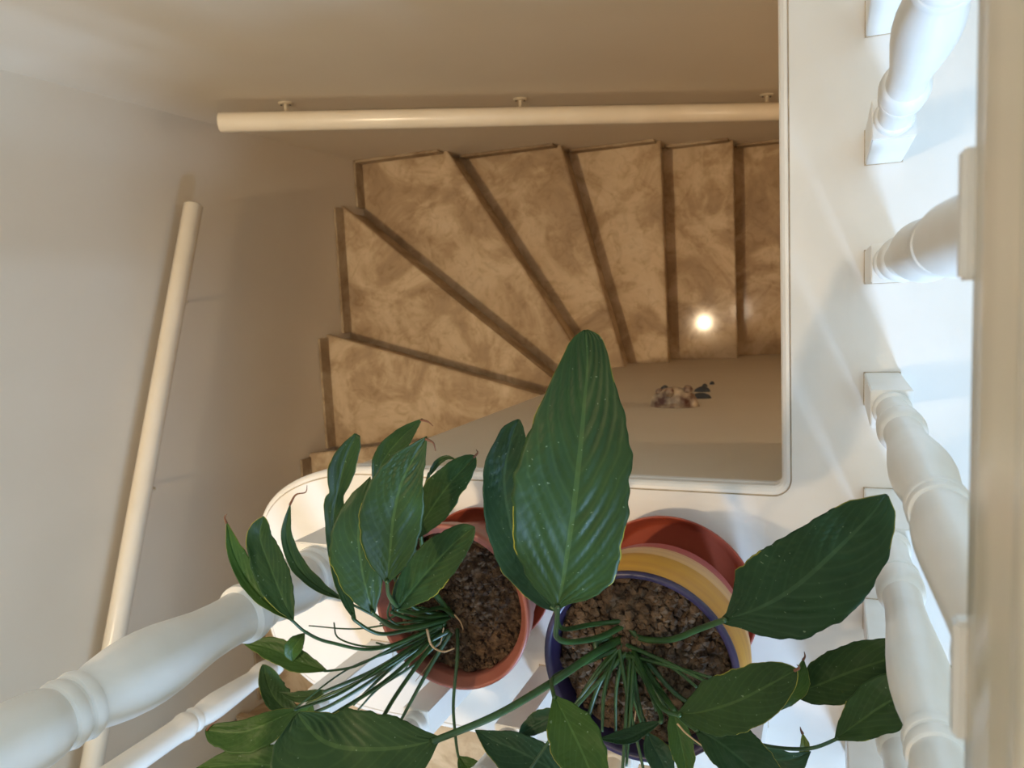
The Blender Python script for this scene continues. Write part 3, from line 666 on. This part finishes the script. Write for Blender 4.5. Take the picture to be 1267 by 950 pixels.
for i in range(7):
    a = rnd.uniform(0, 6.28); bm = bmesh.new(); bmesh.ops.create_icosphere(bm, subdivisions=2, radius=rnd.uniform(.009, .014))
    for v in bm.verts: v.co *= 1+.15*noise.noise(v.co*150+Vector((i, 0, 0)))
    k = obj('shell_bump', bm, M['shell'] if i else M['stone'], o, True); k.location = (.038*math.cos(a), .036+rnd.uniform(-.004, .008), .026*math.sin(a))
for (u, v, rx, rz, dep, lb) in ((868, 490, .027, .012, .016, 'small grey oval ornament just beside the mottled one'), (869, 482, .024, .012, .016, 'small grey oval ornament, second from the mottled one'),
                            (872, 476, .009, .009, .010, 'tiny grey round ornament, third from the mottled one'), (881, 473, .008, .009, .010, 'tiny grey round ornament farthest from the mottled one')):
    q = U(u, v, 1); d = (YS+.006)/q.y; p = U(u, v, d); ornament(lb, p.x, p.z, rx, rz, dep, M['stone'])

# ------------------------------------------------------------------ ceiling lamps above the stairwell, added hall fill lamp (all out of view)
lp = thing('ceiling_lamp', 'round glowing globe lamp on the ceiling over the stairwell', 'lamp', (-.94, -.24, ZT))
bm = bmesh.new(); lathe(bm, [(0, 0), (.07, 0), (.07, -.012), (.03, -.03), (.03, -.05), (0, -.05)], 32); obj('base', bm, M['metal'], lp, True)
bm = bmesh.new(); bmesh.ops.create_uvsphere(bm, u_segments=24, v_segments=14, radius=.08); bm.transform(Matrix.Translation((0, 0, -.125))); obj('globe', bm, M['glow'], lp, True)
dl = thing('downlight', 'small round ceiling spotlight aimed down the stairwell', 'lamp', (-1.35, -.36, ZT))
bm = bmesh.new(); lathe(bm, [(.034, 0), (.05, 0), (.05, -.05), (.046, -.052), (.036, -.012), (.034, 0)], 32); obj('housing', bm, M['metal'], dl, True)
sl = bpy.data.lights.new('spot_beam', 'SPOT'); sl.energy = SPOT_POWER*4; sl.color = (1.0, .75, .48); sl.shadow_soft_size = .055; sl.spot_size = math.radians(55); sl.spot_blend = 1.0
so = bpy.data.objects.new('spot_beam', sl); C.objects.link(so); so.parent = dl; so.location = (0, 0, -.06); so.rotation_euler = (Vector((-1.15, .22, -2.2))-Vector((-1.35, -.36, ZT))).to_track_quat('-Z', 'Y').to_euler()
hl = thing('hall_fill_lamp', 'unseen globe lamp added under the landing to lighten the stairwell', 'lamp', (1.15, .16, -.28))  # added fill lamp, softens the dark risers and lower walls of the well
bm = bmesh.new(); lathe(bm, [(0, 0), (.06, 0), (.06, -.012), (.025, -.03), (.025, -.05), (0, -.05)], 32); obj('base', bm, M['metal'], hl, True)
mg = M['glow'].copy(); mg.name = 'hall_fill_glow'; mg.node_tree.nodes['Principled BSDF'].inputs['Emission Strength'].default_value = HALL_FILL
mg.node_tree.nodes['Principled BSDF'].inputs['Emission Color'].default_value = (1, .80, .56, 1)
bm = bmesh.new(); bmesh.ops.create_uvsphere(bm, u_segments=24, v_segments=14, radius=.09); bm.transform(Matrix.Translation((0, 0, -.135))); obj('globe', bm, mg, hl, True)

for o in list(C.objects):
    g = {'wall_handrail': 'handrails on the stairwell walls', 'flower_pot': 'pots on the white ledge', 'saucer': 'saucers on the white ledge', 'peace_lily': 'peace lilies on the white ledge', 'potting_soil': 'soil in the two pots', 'wall_ornament': 'ornaments on the spine wall'}.get(o.name.split('.')[0])
    if g and o.parent is None: o['group'] = g
